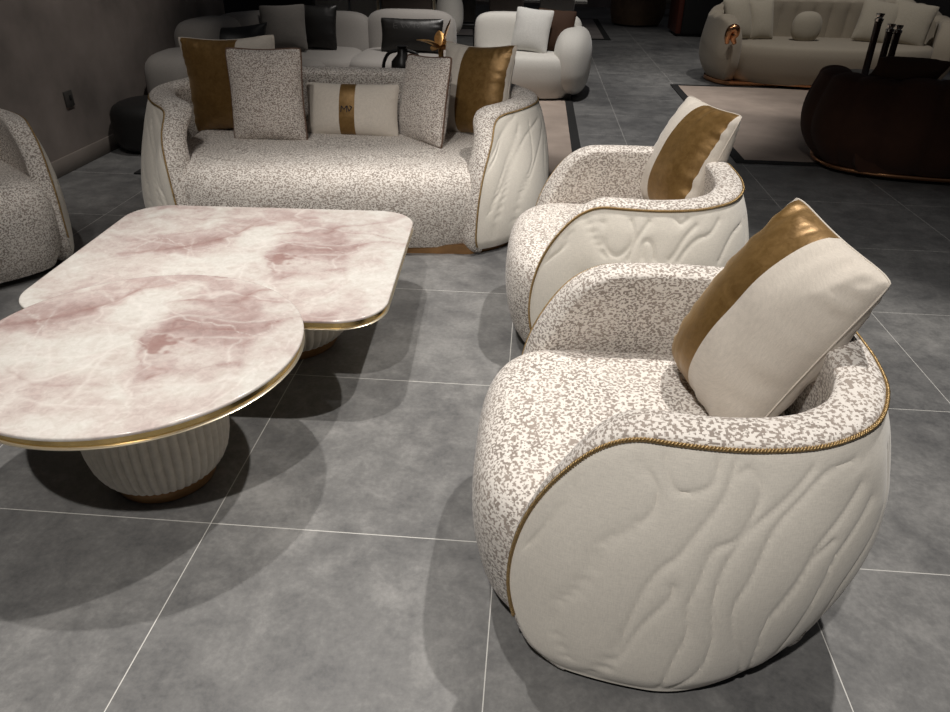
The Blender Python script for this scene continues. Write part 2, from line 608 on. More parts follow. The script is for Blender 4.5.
floor_o = struct(box('floor', -8, 9, -3, 19, -.05, 0, None, M['floor']))
wl = struct(box('wall_left', -3.3, -3.11, -3, 7.75, 0, 3.6, None, M['plaster']))
struct(box('wall_back', -8, 9, 18.9, 19.1, 0, 3.6, None, M['plaster']))
struct(box('wall_far_left', -8.2, -8, 7, 19, 0, 3.6, None, M['plaster']))
struct(box('wall_right', 9, 9.2, -3, 19, 0, 3.6, None, M['plaster']))
struct(box('baseboard_left', -3.11, -3.096, -3, 7.75, 0.0, .11, None, M['board'], .003, 1))
o = thing('wall_outlet', 'small square dark socket plate on the left plaster wall', 'socket', (-3.11, 4.845, .44))
box('face_plate', 0, .012, -.045, .045, -.05, .05, o, M['plate'], .003, 2)
box('socket_opening', .008, .014, -.002, .026, -.012, .022, o, M['black'], .002, 2)

# ------------------------------------------------------------------ armchairs and sofas
CH = dict(outer=M['cream'], inner=M['speck'], seat=M['speck'], braid=M['braid'], plinth=M['black'])
chair_half = [(.385, -.35), (.445, -.24), (.482, -.08), (.489, .08), (.460, .24), (.38, .365), (.255, .438), (.12, .465), (0, .47)]
chair_off = [(.03, -.028), (.08, -.010), (.20, 0), (.34, 0), (.46, -.014), (.58, -.044), (.66, -.075)]
seat_prof = [(.060, .035), (.028, .10), (.006, .20), (0, .28), (.006, .345), (.028, .395), (.065, .425), (.11, .437)]

TUBS = {}
# quilting seams as (distance along the side from its front end, height)
SEAMS_A = [[(0.101,0.57),(0.105,0.515),(0.067,0.43),(0.036,0.37)],
    [(0.239,0.61),(0.273,0.565),(0.269,0.52),(0.235,0.48),(0.194,0.445),(0.177,0.41),(0.173,0.37),(0.149,0.31),(0.118,0.255),(0.111,0.19),(0.129,0.135),(0.146,0.09)],
    [(0.28,0.63),(0.287,0.6),(0.307,0.57),(0.338,0.57),(0.369,0.585),(0.379,0.61),(0.379,0.635)],
    [(0.414,0.635),(0.397,0.565),(0.359,0.495),(0.331,0.44),(0.3,0.4),(0.276,0.335),(0.259,0.24),(0.245,0.15),(0.197,0.04)],
    [(0.421,0.61),(0.441,0.62),(0.465,0.585),(0.458,0.54),(0.431,0.485),(0.393,0.46),(0.376,0.38),(0.366,0.315),(0.376,0.245),(0.362,0.15),(0.352,0.04)],
    [(0.331,0.37),(0.328,0.335),(0.287,0.25),(0.259,0.155),(0.232,0.085)],
    [(0.568,0.62),(0.52,0.57),(0.455,0.505),(0.427,0.45),(0.414,0.395),(0.414,0.32),(0.431,0.215),(0.421,0.115),(0.373,0.04)],
    [(0.682,0.62),(0.603,0.61),(0.551,0.57),(0.5,0.505),(0.472,0.395),(0.455,0.32),(0.476,0.225),(0.513,0.145),(0.537,0.05)],
    [(0.695,0.57),(0.644,0.52),(0.596,0.465),(0.572,0.39),(0.537,0.28),(0.544,0.155),(0.561,0.06)],
    [(0.733,0.53),(0.668,0.46),(0.64,0.385),(0.627,0.105)],
    [(0.63,0.47),(0.592,0.435),(0.568,0.36),(0.544,0.295)]]
SEAMS_B = [[(0.18,0.615),(0.211,0.565),(0.242,0.525),(0.259,0.5)],
    [(0.235,0.61),(0.249,0.55),(0.266,0.52),(0.3,0.505),(0.335,0.535),(0.348,0.58),(0.335,0.62)],
    [(0.397,0.62),(0.359,0.56),(0.338,0.495)],
    [(0.386,0.5),(0.383,0.545),(0.393,0.56),(0.414,0.55),(0.427,0.5)],
    [(0.489,0.635),(0.51,0.615),(0.531,0.625),(0.541,0.635)],
    [(0.572,0.61),(0.531,0.575),(0.496,0.52),(0.479,0.5)],
    [(0.675,0.62),(0.63,0.58),(0.575,0.565),(0.534,0.53),(0.51,0.495)],
    [(0.826,0.585),(0.757,0.57),(0.709,0.535),(0.671,0.485)],
    [(0.118,0.555),(0.105,0.51),(0.05,0.45)]]
SEAMS_C = [[(0.721,0.58),(0.459,0.51),(0.229,0.375),(0.114,0.175),(0.114,0.04)],
    [(0.798,0.555),(0.574,0.42),(0.318,0.27)],
    [(0.446,0.56),(0.171,0.39),(0.075,0.23)],
    [(0.798,0.505),(0.715,0.26),(0.574,0.04)],
    [(0.587,0.58),(0.504,0.41),(0.325,0.29),(0.242,0.145)],
    [(0.465,0.635),(0.114,0.5),(0.018,0.385),(0.005,0.28)],
    [(0.465,0.585),(0.261,0.43),(0.088,0.27)],
    [(0.389,0.625),(0.235,0.54),(0.024,0.415)]]
def wavy(a0, a1, step, H):
    out = []; a = a0; k = 0
    while a < a1:
        out.append([(a + .16 * t / 8 + .03 * sin(t * 1.1 + k * 1.7), .06 + (H - .10) * t / 8) for t in range(9)])
        a += step * (.8 + .4 * ((k * 7) % 5) / 5); k += 1
    return out
def both(half, seams, a_from, step, H):
    LL = Path(half).L
    s = seams + wavy(a_from, LL / 2, step, H)
    return s + [[(LL - a, z) for a, z in l] for l in s]
CHAIR_LINES = both(chair_half, SEAMS_A, .66, .10, .63)
CHAIR2_LINES = both(chair_half, SEAMS_B + [[p for p in l if p[1] < .46] for l in SEAMS_A if sum(1 for p in l if p[1] < .46) > 2], .70, .10, .63)


def make_chair(label, loc, rz, lines, groove=.0034):
    r = thing('armchair', label, 'armchair', loc, rz, 'cream quilted armchairs')
    TUBS[label] = tub(r, chair_half, .652, .675, .265, .25, .14, chair_off, .094, .018, .022, CH, cell=.0062, lines=lines, groove=groove,
        seat=dict(hw=.385, yf=-.455, yb=.30, ex=3.4, prof=seat_prof), plinth=(.10, 0.0, .06), taper=.085, braid_z=.13)
    return r

make_chair('cream quilted tub armchair nearest the camera, large gold-banded cushion in it', (.355, 1.495, 0), -pi / 2, CHAIR_LINES)
make_chair('cream quilted tub armchair behind the nearest one, in front of the sofa end', (.378, 2.80, 0), -pi / 2, CHAIR2_LINES, .0036)

SF = dict(CH); SF['plinth'] = M['wood']
sofa_half = [(.745, -.575), (.90, -.47), (1.055, -.26), (1.14, .02), (1.125, .25), (.97, .44), (.68, .53), (.33, .555), (0, .56)]
sofa_seat = dict(hw=.93, yf=-.60, yb=.42, ex=4.6, prof=seat_prof)
SOFA_LINES = both(sofa_half, SEAMS_C, .62, .13, .66)
def make_sofa(label, loc, rz):
    r = thing('sofa', label, 'sofa', loc, rz, 'cream jacquard sofas')
    TUBS[label] = tub(r, sofa_half, .65, .725, .12, .42, .05, chair_off, .14, .035, .03, SF, cell=.0068, lines=SOFA_LINES, groove=.004,
        seat=sofa_seat, plinth=(.06, 0.0, .05), ex=2.5, lean=(.10, .75), braid_z=.05)
    return r
make_sofa('cream jacquard sofa with five cushions, facing across the marble tables', (-1.035, 4.0, 0), radians(4))
o = make_chair('cream jacquard armchair cut off by the left edge, beside the plaster wall', (-2.635, 3.06, 0), radians(50), CHAIR_LINES)
o.scale = (.88, .88, 1.01)

# ------------------------------------------------------------------ cushions of the seating group
PI = pi
cushion('cushion', 'cream cushion with gold satin band in the nearest armchair', 'cushion', (.460, 1.58, .432), 3.52, .41, .37, .515, .26,
        M['cushion'], -.20, (-.93, .02), M['gold'], pinch=.05, group='gold-banded cushions', seed=1, piping=M['cushion'], wrinkle=.009)
cushion('cushion', 'cream cushion with gold satin band in the second armchair', 'cushion', (.555, 3.04, .425), 3.46, .38, .43, .48, .22,
        M['cushion'], .0, (-.15, .92), M['gold'], group='gold-banded cushions', seed=2, piping=M['cushion'], wrinkle=.006)
cushion('cushion', 'brown-gold satin banded cushion at the left end of the sofa', 'cushion', (-1.67, 4.15, .42), -1.70, .06, .60, .53, .19,
        M['cushion'], .06, (-.93, .25), M['gold'], group='gold-banded cushions', seed=3, piping=M['cushion'], wrinkle=.007, pinch=.12)
cushion('cushion', 'brown-gold satin banded cushion at the right end of the sofa', 'cushion', (-.35, 4.24, .42), -2.12, .23, .50, .52, .19,
        M['cushion'], .05, (-.28, .93), M['gold'], group='gold-banded cushions', seed=4, piping=M['cushion'], wrinkle=.007, pinch=.12)
cushion('cushion', 'speckled jacquard cushion leaning on the brown one, sofa left', 'cushion', (-1.43, 3.96, .425), -1.56, .15, .42, .49, .15,
        M['speck2'], .02, piping=M['piping'], group='speckled cushions', seed=5)
cushion('cushion', 'speckled jacquard cushion turned edgewise, right of the small lumbar cushion', 'cushion', (-.62, 4.06, .42), -2.45, .2, .45, .47, .15,
        M['speck2'], .08, piping=M['piping'], group='speckled cushions', seed=6)
lum, lpt = cushion('lumbar_cushion', 'small oblong cream cushion with gold band and dark monogram, sofa middle', 'cushion', (-1.015, 4.13, .43), -1.60, .28, .55, .295, .13,
        M['cushion'], .01, (-.22, .10), M['gold'], seed=8, wrinkle=.003)
# monogram: an M and a V-shaped stroke
def stroke(pts):
    P = []
    for (x, y) in pts:
        u = x / (.55 / 2); v = (y - .1475) / .1475
        p = lpt(u, v, 1); P.append(Vector((p.x, p.y, p.z + .002)))
    return P
VV, FF = [], []
bx, by = -.012, .148
for ln in ([(-.032, -.018), (-.030, .018), (-.014, -.006), (0, .018), (.002, -.018)], [(.004, .016), (.014, -.014), (.030, .010), (.016, .016)]):
    d = [Vector((bx - .004 + a, by + c, 0)) for a, c in ln]
    q, _ = resample(d, 16)
    v, f = tube_data(stroke([(p.x, p.y) for p in q]), .0026, 5)
    o = len(VV); VV += v; FF += [tuple(o + i for i in x) for x in f]
mesh('monogram', VV, FF, lum, M['thread'], merge=0)

# ------------------------------------------------------------------ marble tables
def slab_rings(outline, offs):
    V = []; n = len(outline(0))
    for ins, z in offs: V += [Vector((p.x, p.y, z)) for p in outline(ins)]
    F = []
    for i in range(len(offs) - 1):
        for k in range(n):
            a = i * n + k; b = i * n + (k + 1) % n
            F.append((a, b, b + n, a + n))
    F.append(list(range(n))[::-1]); F.append([(len(offs) - 1) * n + k for k in range(n)])
    return V, F

def circle_outline(R, n=128):
    return lambda ins: [Vector(((R - ins) * cos(2 * pi * i / n), (R - ins) * sin(2 * pi * i / n), 0)) for i in range(n)]
def rrect_outline(w, d, r, n=24):
    def f(ins):
        P = []
        for cx, cy, a0 in ((1, 1, 0), (-1, 1, pi / 2), (-1, -1, pi), (1, -1, 3 * pi / 2)):
            for i in range(n + 1):
                a = a0 + pi / 2 * i / n
                P.append(Vector((cx * (w / 2 - r) + (r - ins) * cos(a), cy * (d / 2 - r) + (r - ins) * sin(a), 0)))
        Q = []
        for i in range(len(P)):
            a, b = P[i], P[(i + 1) % len(P)]
            k = max(1, round((b - a).length / .012)) if i % (n + 1) == n else 1
            Q += [a.lerp(b, q / k) for q in range(k)]
        return Q
    return f

# the printed onyx pattern: dusky veins, white healed cracks, pink clouds and one rust blotch
DARK = [([(-.60, -.02), (-.428, .04), (-.298, .125), (-.209, .189), (-.168, .294), (-.141, .374), (-.12, .47)], .75, .011),
        ([(-.067, .219), (.039, .267), (.177, .283), (.21, .323), (.255, .366), (.36, .40), (.48, .50)], .55, .010),
        ([(-.012, .074), (.142, .097), (.31, .129), (.416, .173), (.60, .20)], .75, .007),
        ([(.06, -.12), (.123, -.147), (.2, -.139), (.255, -.107), (.34, -.09)], .5, .008),
        ([(.02, .06), (.01, .02), (.05, -.04), (.04, -.09), (.09, -.15), (.07, -.21)], .55, .009),
        ([(-.50, .17), (-.36, .25), (-.21, .31), (-.10, .37), (-.02, .44), (.02, .50)], .45, .010),
        ([(-.75, .30), (-.62, .36), (-.50, .42), (-.36, .42), (-.20, .47)], .4, .010),
        ([(-.70, -.42), (-.5, -.36), (-.36, -.30), (-.22, -.28)], .3, .010),
        ([(.23, .30), (.33, .28), (.42, .24), (.52, .22)], .5, .006),
        ([(-.30, -.16), (-.22, -.22), (-.14, -.25), (-.02, -.23), (.08, -.24)], .3, .008)]
WHITE = [[(-.355, .221), (-.29, .05), (-.212, -.077), (-.14, -.2), (-.088, -.334)], [(-.167, .14), (-.11, .05), (-.074, -.034), (-.03, -.18), (-.017, -.304), (-.028, -.411)],
         [(.287, -.05), (.288, -.088), (.26, -.01), (.284, .034), (.269, .075)], [(-.46, -.10), (-.3, -.13), (-.1, -.10), (.04, -.06)], [(-.40, -.25), (-.2, -.3), (.05, -.33), (.2, -.30)],
         [(-.1, .2), (-.02, .12), (.08, .16), (.25, .15), (.40, .19)], [(.0, -.3), (.14, -.22), (.28, -.19), (.40, -.12)], [(-.30, .40), (-.27, .30), (-.18, .20)], [(-.62, .20), (-.45, .12), (-.28, .10)],
         [(-.75, .1), (-.55, .28), (-.4, .45)], [(.1, .02), (.2, .05), (.33, .06), (.46, .10)], [(-.7, -.2), (-.55, -.05), (-.40, .02)], [(.3, -.3), (.35, -.15), (.5, -.05)], [(-.2, .55), (-.1, .42), (.05, .36), (.1, .25)]]
def line_kd(groups):
    pts = []
    for ln, st, wd in groups:
        c = catmull([(x, y, 0) for x, y in ln], 14); c, l = resample(c, 90)
        for i, p in enumerate(c): pts.append((p, st * min(1, 6 * i / 90, 6 * (89 - i) / 90), wd))
    k = kdtree.KDTree(len(pts))
    for i, p in enumerate(pts): k.insert(p[0], i)
    k.balance(); return k, pts
KD_D = line_kd(DARK); KD_W = line_kd([(w, 1, .005) for w in WHITE])
def onyx(p):
    q = Vector((p.x, p.y, 0))
    wv = Vector((noise.noise(q * 6), noise.noise(q * 6 + Vector((7, 3, 1))), 0)) * .035 + Vector((noise.noise(q * 24), noise.noise(q * 24 + Vector((2, 9, 4))), 0)) * .010
    a = q + wv
    _, i, d = KD_D[0].find(a); _, st, wd = KD_D[1][i]
    mod = .55 + .75 * noise.noise(q * 11 + Vector((4, 4, 4)))
    dark = st * max(0, mod) * (1.25 * math.exp(-(d / (wd * .55)) ** 1.2) + .22 * math.exp(-d / (wd * 3)))
    bl = (a - Vector((.088, -.015, 0)))
    e = sqrt((bl.x / .055) ** 2 + (bl.y / .06) ** 2) + .9 * noise.noise(q * 26) + .5 * noise.noise(q * 60)
    dark = max(dark, .75 * (1 - smooth01((e - .55) / .7)))
    _, i, dw = KD_W[0].find(q + wv * .6)
    white = KD_W[1][i][1] * math.exp(-(dw / .0045) ** 1.2) * (.6 + .5 * noise.noise(q * 9))
    pink = .32 + .50 * noise.noise(q * 3.2 + wv * 14) + .34 * noise.noise(q * 8 + wv * 24) + .16 * noise.noise(q * 22 + wv * 30)
    h = sqrt(((a.x - .24) / .24) ** 2 + ((a.y - .11) / .15) ** 2)
    pink += .42 * (1 - smooth01((h - .3) / .9))
    g = sqrt(((a.x + .35) / .26) ** 2 + ((a.y - .12) / .12) ** 2)
    pink += .28 * (1 - smooth01((g - .4) / .8))
    pink += .35 * st * math.exp(-d / .035)
    k = sqrt(((a.x + .05) / .14) ** 2 + ((a.y - .25) / .16) ** 2)
    pink -= .4 * (1 - smooth01((k - .3) / .9))
    # hairline network: dusky threads in the pink, pale ones elsewhere
    r1 = abs(noise.noise(q * 4.2 + wv * 9 + Vector((3, 8, 2))) + .35 * noise.noise(q * 13 + wv * 8))
    dark = max(dark, .55 * math.exp(-r1 / .022) * smooth01((pink - .35) / .35) * (.5 + noise.noise(q * 8)))
    r2 = abs(noise.noise(Vector((q.x * 3.2 + q.y * 1.5, q.y * 3.6 - q.x * 1.2, 5)) + wv * 9))
    r3 = abs(noise.noise(q * 6.5 + wv * 12 + Vector((1, 1, 9))))
    white = max(white, .75 * math.exp(-r2 / .014), .5 * math.exp(-r3 / .022) * max(0, .5 + noise.noise(q * 5)))
    pink += .10 * math.exp(-r2 / .06) - .02
    return (min(1, max(0, dark)), min(1, max(0, white)), min(1, max(0, pink)), 1)

def make_table(name, label, loc, rz, outline, H, mm, R0, base_at=(0, 0)):
    t = thing(name, label, 'table', loc, rz)
    V, F = slab_rings(outline, [(.006, H - .011), (.001, H - .009), (0, H - .005), (.002, H - .001), (.005, H)])
    n = len(outline(0)); F = F[:-1]; base = len(V) - n; rim = outline(.005)
    steps = 96
    for k in range(1, steps):
        fr = 1 - k / steps
        V += [Vector((p.x * fr, p.y * fr, H)) for p in rim]
    for i in range(steps - 1):
        for k in range(n):
            a = base + i * n + k; b = base + i * n + (k + 1) % n
            F.append((a, b, b + n, a + n))
    V.append(Vector((0, 0, H))); c0 = base + (steps - 1) * n
    for k in range(n): F.append((c0 + k, c0 + (k + 1) % n, len(V) - 1))
    o = mesh('marble_top', V, F, t, M['marble'], True)
    ca = o.data.color_attributes.new('print', 'FLOAT_COLOR', 'POINT')
    flat = []
    for v in o.data.vertices: flat += onyx(v.co - Vector((mm[0], mm[1], 0)))
    ca.data.foreach_set('color', flat)
    V, F = slab_rings(outline, [(.008, H - .031), (.008, H - .011)])
    mesh('brass_band', V, F, t, M['brass'], True)
    V, F = slab_rings(outline, [(.006, H - .037), (.001, H - .0355), (0, H - .033), (.003, H - .031)])
    mesh('brass_lip', V, F, t, M['lip'], True)
    h = H - .037
    prof = [(R0 * .72, .045, 0), (R0 * .79, .050, .5), (R0 * .865, .068, 1), (R0 * .935, .10, 1), (R0 * .98, .145, 1), (R0, .20, 1), (R0, h * .8, 1), (R0 * .985, h, .8)]
    lathe('fluted_pedestal', prof, t, M['fluted'], 288, 48, .010, c=base_at)
    lathe('wooden_base_ring', [(R0 * .64, 0), (R0 * .69, .004), (R0 * .735, .03), (R0 * .735, .052), (R0 * .64, .056)], t, M['wood'], 96, c=base_at)
    return t
make_table('coffee_table', 'round pink onyx coffee table with brass rim and fluted cream pedestal', (-1.074, 1.707, 0), 0, circle_outline(.459, 256), .44, (0, 0), .207, (.020, -.04))
make_table('coffee_table', 'square rounded pink onyx coffee table, lower, tucked under the round one', (-1.108, 2.575, 0), radians(2.6), rrect_outline(1.265, 1.09, .17, 24), .35, (.10, -.035), .265, (.175, -.05))

# ------------------------------------------------------------------ rugs
def make_rug(label, x0, x1, y0, y1, m, bw, name='rug'):
    r = thing(name, label, 'rug', (x0, y0, 0))
    w, d = x1 - x0, y1 - y0
    box('rug_field', bw, w - bw, bw, d - bw, .0005, .010, r, m)
    V = []
    for (a, z) in ((0, .0005), (0, .011), (bw, .011), (bw, .0005)):
        V += [(a, a, z), (w - a, a, z), (w - a, d - a, z), (a, d - a, z)]
    F = []
    for i in range(4):
        for k in range(4):
            p = i * 4 + k; q = i * 4 + (k + 1) % 4
            p2 = ((i + 1) % 4) * 4 + k; q2 = ((i + 1) % 4) * 4 + (k + 1) % 4
            F.append((p, q, q2, p2))
    mesh('rug_border', V, F, r, M['border'], False)
    return r
make_rug('beige rug with black border under the grey sofa group', -2.66, .385, 4.66, 9.0, M['rug'], .075)
make_rug('beige rug with black border under the cream and chocolate channelled sofas', 1.52, 5.8, 5.52, 8.78, M['rug'], .075)
make_rug('grey rug with black border far away beside the tan armchair', -1.6, 1.17, 12.7, 16.0, M['rugdark'], .10)

# ------------------------------------------------------------------ blobs for the far upholstery
def spow(c, e): return math.copysign(abs(c) ** e, c)
def blob(name, c, s, e1=.6, e2=.6, parent=None, m=None, rz=0, tilt=0, nu=48, nv=24):
    V = []
    R = Matrix.Rotation(rz, 3, 'Z') @ Matrix.Rotation(tilt, 3, 'X')
    for i in range(nu):
        a = 2 * pi * i / nu
        for j in range(nv + 1):
            b = -pi / 2 + pi * j / nv
            p = Vector((s[0] * spow(cos(b), e1) * spow(cos(a), e2), s[1] * spow(cos(b), e1) * spow(sin(a), e2), s[2] * spow(sin(b), e1)))
            V.append(Vector(c) + R @ p)
    return mesh(name, V, grid_faces(nu, nv + 1, True), parent, m)

# grey modular sofa along the wall and turning across the back
g = thing('modular_sofa', 'grey curved modular sofa in the dim corner behind the cream sofa', 'sofa', (-2.0, 7.4, 0))
def gl(x, y, z): return (x + 2.0, y - 7.4, z)
for (x, y, sx, sy, rz, zt) in ((-1.29, 8.05, .46, .20, 0, .77), (-2.13, 8.0, .44, .20, .10, .74), (-2.72, 7.45, .42, .20, radians(62), .765),
                              (-2.86, 6.72, .40, .19, radians(85), .775), (-2.86, 6.02, .36, .20, radians(95), .60)):
    blob('back_cushion', gl(x, y, zt - .31), (sx, sy, .31), .45, .55, g, M['grey'], rz, -.1 if rz < .5 else 0)
for (x, y, sx, sy, rz) in ((-1.29, 7.42, .46, .52, 0), (-2.13, 7.36, .44, .5, .06), (-2.35, 6.6, .42, .45, radians(80))):
    blob('seat_cushion', gl(x, y, .27), (sx, sy, .175), .35, .4, g, M['grey'], rz)
for x, y in ((-.95, 7.7), (-2.5, 7.8), (-2.6, 6.1), (-1.7, 7.1)):
    lathe('foot', [(.03, .011), (.035, .10)], g, M['black'], 20, c=(x + 2, y - 7.4))

cushion('cushion', 'grey square cushion on the grey modular sofa, before a black one', 'cushion', (-2.36, 7.22, .44), -1.50, .25, .44, .42, .16, M['greycush'], .05, seed=11, group='cushions on the grey sofa', n=28)
cushion('cushion', 'black leather cushion behind the grey square one on the modular sofa', 'cushion', (-2.13, 7.42, .44), -1.57, .25, .44, .41, .14, M['leather'], 0, seed=12, group='cushions on the grey sofa', n=28)
bl, bpt = cushion('lumbar_cushion', 'black leather lumbar cushion with embossed letters on the grey modular sofa', 'cushion', (-1.19, 7.42, .44), -1.57, .2, .62, .31, .14, M['leather'], 0, seed=13, n=28)
VV, FF = [], []
for ln in ([(-.10, .03), (-.14, .03), (-.14, -.03), (-.10, -.03)], [(-.14, 0), (-.11, 0)],
           [(-.07, .03), (-.045, -.03), (-.02, .02), (.005, -.03), (.03, .03)], [(.06, .03), (.06, -.03)], [(.075, .03), (.10, -.03), (.125, .03)]):
    q, _ = resample([Vector((a - .03, .235 + b * .8, 0)) for a, b in ln], 12)
    P = []
    for p in q:
        z = bpt(p.x / .31, (p.y - .155) / .155, 1); P.append(Vector((z.x, z.y, z.z + .0005)))
    v, f = tube_data(P, .0024, 5); o = len(VV); VV += v; FF += [tuple(o + i for i in x) for x in f]
mesh('embossed_lettering', VV, FF, bl, M['emboss'], merge=0)
cushion('cushion', 'glossy black cushion slumped at the wall end of the grey sofa', 'cushion', (-2.52, 6.55, .42), -1.1, .5, .58, .36, .16, M['leather'], .05, seed=14, pinch=.2, group='cushions on the grey sofa', n=28)
blob('black_shape', (-2.80, 5.34, .18), (.28, .27, .18), .5, .8, None, M['black'])  # rounded black solid that fills the dark area beside the wall
tag(bpy.data.objects['black_shape'], 'black rounded shape filling the dark area between the wall and the cream sofa', 'black_shape')

# low black table behind the sofa with its ornaments
t = thing('coffee_table', 'low black coffee table hidden behind the cream sofa back', 'table', (-.85, 5.95, 0))
lathe('table_top', [(.40, .38), (.42, .385), (.42, .41), (.40, .415)], t, M['black'], 64)
lathe('pedestal', [(.24, .011), (.22, .03), (.07, .06), (.06, .34), (.12, .38)], t, M['black'], 40)
v = thing('sculpture', 'black looped sculpture on the table behind the cream sofa', 'ornament', (-1.02, 5.9, .415))
lathe('body', [(.05, 0), (.06, .02), (.09, .10), (.085, .17), (.04, .22), (.03, .26), (.045, .28)], v, M['leather'], 32)
for sgn in (-1, 1):
    P = catmull([(sgn * .03, 0, .25), (sgn * .11, 0, .22), (sgn * .15, 0, .13), (sgn * .12, 0, .05), (sgn * .07, 0, .05)], 8)
    tube('handle', P, .013, v, M['leather'], 8)
v = thing('leaf_ornament', 'gilded leaf ornament peeping over the speckled cushion', 'ornament', (-.73, 5.95, .415))
lathe('stand', [(.06, 0), (.05, .02), (.02, .06), (.02, .27)], v, M['goldleaf'], 24)
for k, (az, el, ln) in enumerate(((0.2, 1.15, .16), (2.7, .45, .16), (3.6, .8, .10), (5.4, .5, .13), (1.2, .5, .12), (4.5, .35, .13), (.0, .2, .11), (1.9, 1.0, .10))):
    V = []; d = Vector((cos(az) * cos(el), sin(az) * cos(el), sin(el))); s = d.cross(Vector((0, 0, 1))).normalized(); u = s.cross(d)
    for i in range(13):
        f = i / 12; wv = .046 * sin(pi * f) ** .7
        c = Vector((0, 0, .25)) + d * ln * 1.45 * f - u * (.05 * f * f) * (1 if el < .9 else -.4)
        for j, sd in enumerate((-1, -.5, 0, .5, 1)):
            V.append(c + s * wv * sd + u * .014 * abs(sd) * sin(pi * f) + u * .002)
    F = grid_faces(13, 5)
    nb = len(V); V += [p - u * .004 for p in V]
    F += [tuple(nb + i for i in f[::-1]) for f in F]
    mesh('leaf', V, F, v, M['goldleaf'], merge=0)

# off-white loveseat
r = thing('loveseat', 'off-white rounded loveseat with two cushions behind the cream sofa', 'sofa', (-.03, 8.02, 0))
blob('backrest', (-.07, .20, .42), (.55, .22, .335), .30, .35, r, M['white'], 0, -.06)
blob('armrest', (.40, -.03, .34), (.185, .46, .315), .72, .75, r, M['white'], -.12)
seat_block('seat', r, M['white'], hw=.50, yf=-.50, yb=.15, ex=3.5, prof=[(.06, .03), (.03, .1), (.006, .2), (0, .3), (.008, .36), (.03, .40), (.07, .418), (.11, .423)], cx=-.08)
box('plinth', -.48, .40, -.35, .25, .011, .06, r, M['black'])
cushion('cushion', 'pale grey-white cushion on the off-white loveseat', 'cushion', (-.09, 7.80, .42), -1.9, .28, .40, .42, .16, M['whitecush'], -.06, seed=21, n=28, group='cushions on the loveseat')
cushion('cushion', 'dark brown cushion on the off-white loveseat', 'cushion', (.15, 7.92, .41), -1.75, .22, .40, .41, .14, M['brown'], -.05, seed=22, n=28, group='cushions on the loveseat')

# cream channelled sofa
r = thing('channelled_sofa', 'sand-coloured channelled sofa with gilded arm ornament at far right', 'sofa', (3.27, 9.25, 0))
cs_half = [(1.17, -.50), (1.29, -.36), (1.37, -.12), (1.38, .10), (1.28, .32), (1.0, .47), (.6, .53), (0, .55)]
pt, pos, top = tub(r, cs_half, .66, .82, .36, .24, .20, [(.03, -.14), (.12, -.07), (.26, -.01), (.40, 0), (.56, -.02), (.75, -.06), (.85, -.08)], .20, .06, .045,
    dict(outer=M['sand'], inner=M['sand'], seat=M['sand'], plinth=M['copper']), cell=.03, ribs=23, rib_amp=.03, braid=False, seat_z=.42, rib_out=False, blend=(.25, .6),
    seat=dict(hw=1.17, yf=-.66, yb=.35, ex=2.6, prof=[(.07, .045), (.03, .12), (.008, .22), (0, .32), (.008, .38), (.03, .425), (.07, .443), (.11, .45)]), plinth=(.10, .011, .05))
V = []
o = lathe('base_rim', [(1.02, .035), (1.04, .04), (1.04, .06), (1.02, .065)], r, M['copper'], 96)
for vtx in o.data.vertices: vtx.co.y = vtx.co.y * .55 - .05
P = catmull([(x - .10, y + .02, z + .06) for x, y, z in ((-1.13, -.60, .40), (-1.14, -.615, .47), (-1.12, -.62, .54), (-1.07, -.615, .55), (-1.06, -.61, .50), (-1.08, -.61, .46), (-1.05, -.60, .40))], 8)
o = tube('arm_ornament', P, [.022 + .022 * sin(pi * i / (len(P) - 1)) for i in range(len(P))], r, M['copper'], 12)
o['label'] = 'polished gilded arm ornament'
for (x, y, yw, w, h, rl, lab, grp, se) in (
        (2.28, 9.12, -1.25, .34, .46, .12, 'sand cushion at the left end of the channelled sofa', 'cushions on the channelled sofa', 31),
        (2.52, 9.18, -1.45, .30, .44, .05, 'sand cushion second from the left on the channelled sofa', 'cushions on the channelled sofa', 32),
        (3.72, 9.15, -1.8, .44, .46, -.15, 'sand cushion left of the rightmost one on the channelled sofa', 'cushions on the channelled sofa', 33),
        (4.02, 9.08, -1.9, .46, .46, -.15, 'sand cushion at the right end of the channelled sofa', 'cushions on the channelled sofa', 34)):
    cushion('cushion', lab, 'cushion', (x, y, .44), yw, .3, w, h, .16, M['sandcush'], rl, seed=se, n=24, group=grp)
o = blob('round_cushion', (2.98, 9.12, .60), (.16, .09, .16), .8, 1, None, M['sandcush'])
tag(o, 'round ball cushion in the middle of the channelled sofa', 'cushion')

# chocolate channelled sofa with its back to us
r = thing('channelled_sofa', 'dark chocolate channelled sofa seen from behind at the right edge', 'sofa', (3.17, 5.56, 0), pi)
ds_half = [(1.02, -.46), (1.14, -.34), (1.21, -.12), (1.20, .12), (1.10, .32), (.85, .48), (.5, .57), (0, .61)]
tub(r, ds_half, .60, .62, .33, .24, .2, [(.04, -.17), (.12, -.085), (.24, -.015), (.36, 0), (.48, -.02), (.6, -.06), (.7, -.08)], .22, .07, .06,
    dict(outer=M['choco'], inner=M['choco'], seat=M['choco'], plinth=M['black']), cell=.03, ribs=14, rib_amp=.028, braid=False, seat_z=.42,
    seat=dict(hw=.98, yf=-.60, yb=.38, ex=2.8, prof=[(.07, .06), (.03, .12), (.008, .22), (0, .3), (.008, .36), (.03, .40), (.07, .42), (.11, .43)]), plinth=(.22, .011, .06))
pth = Path(ds_half)
P = [pth.at(pth.L * i / 160) for i in range(161)]
tube('copper_rim', [(p.x - n.x * .15, p.y - n.y * .15, .045) for p, n in P], .017, r, M['copper'], 8)
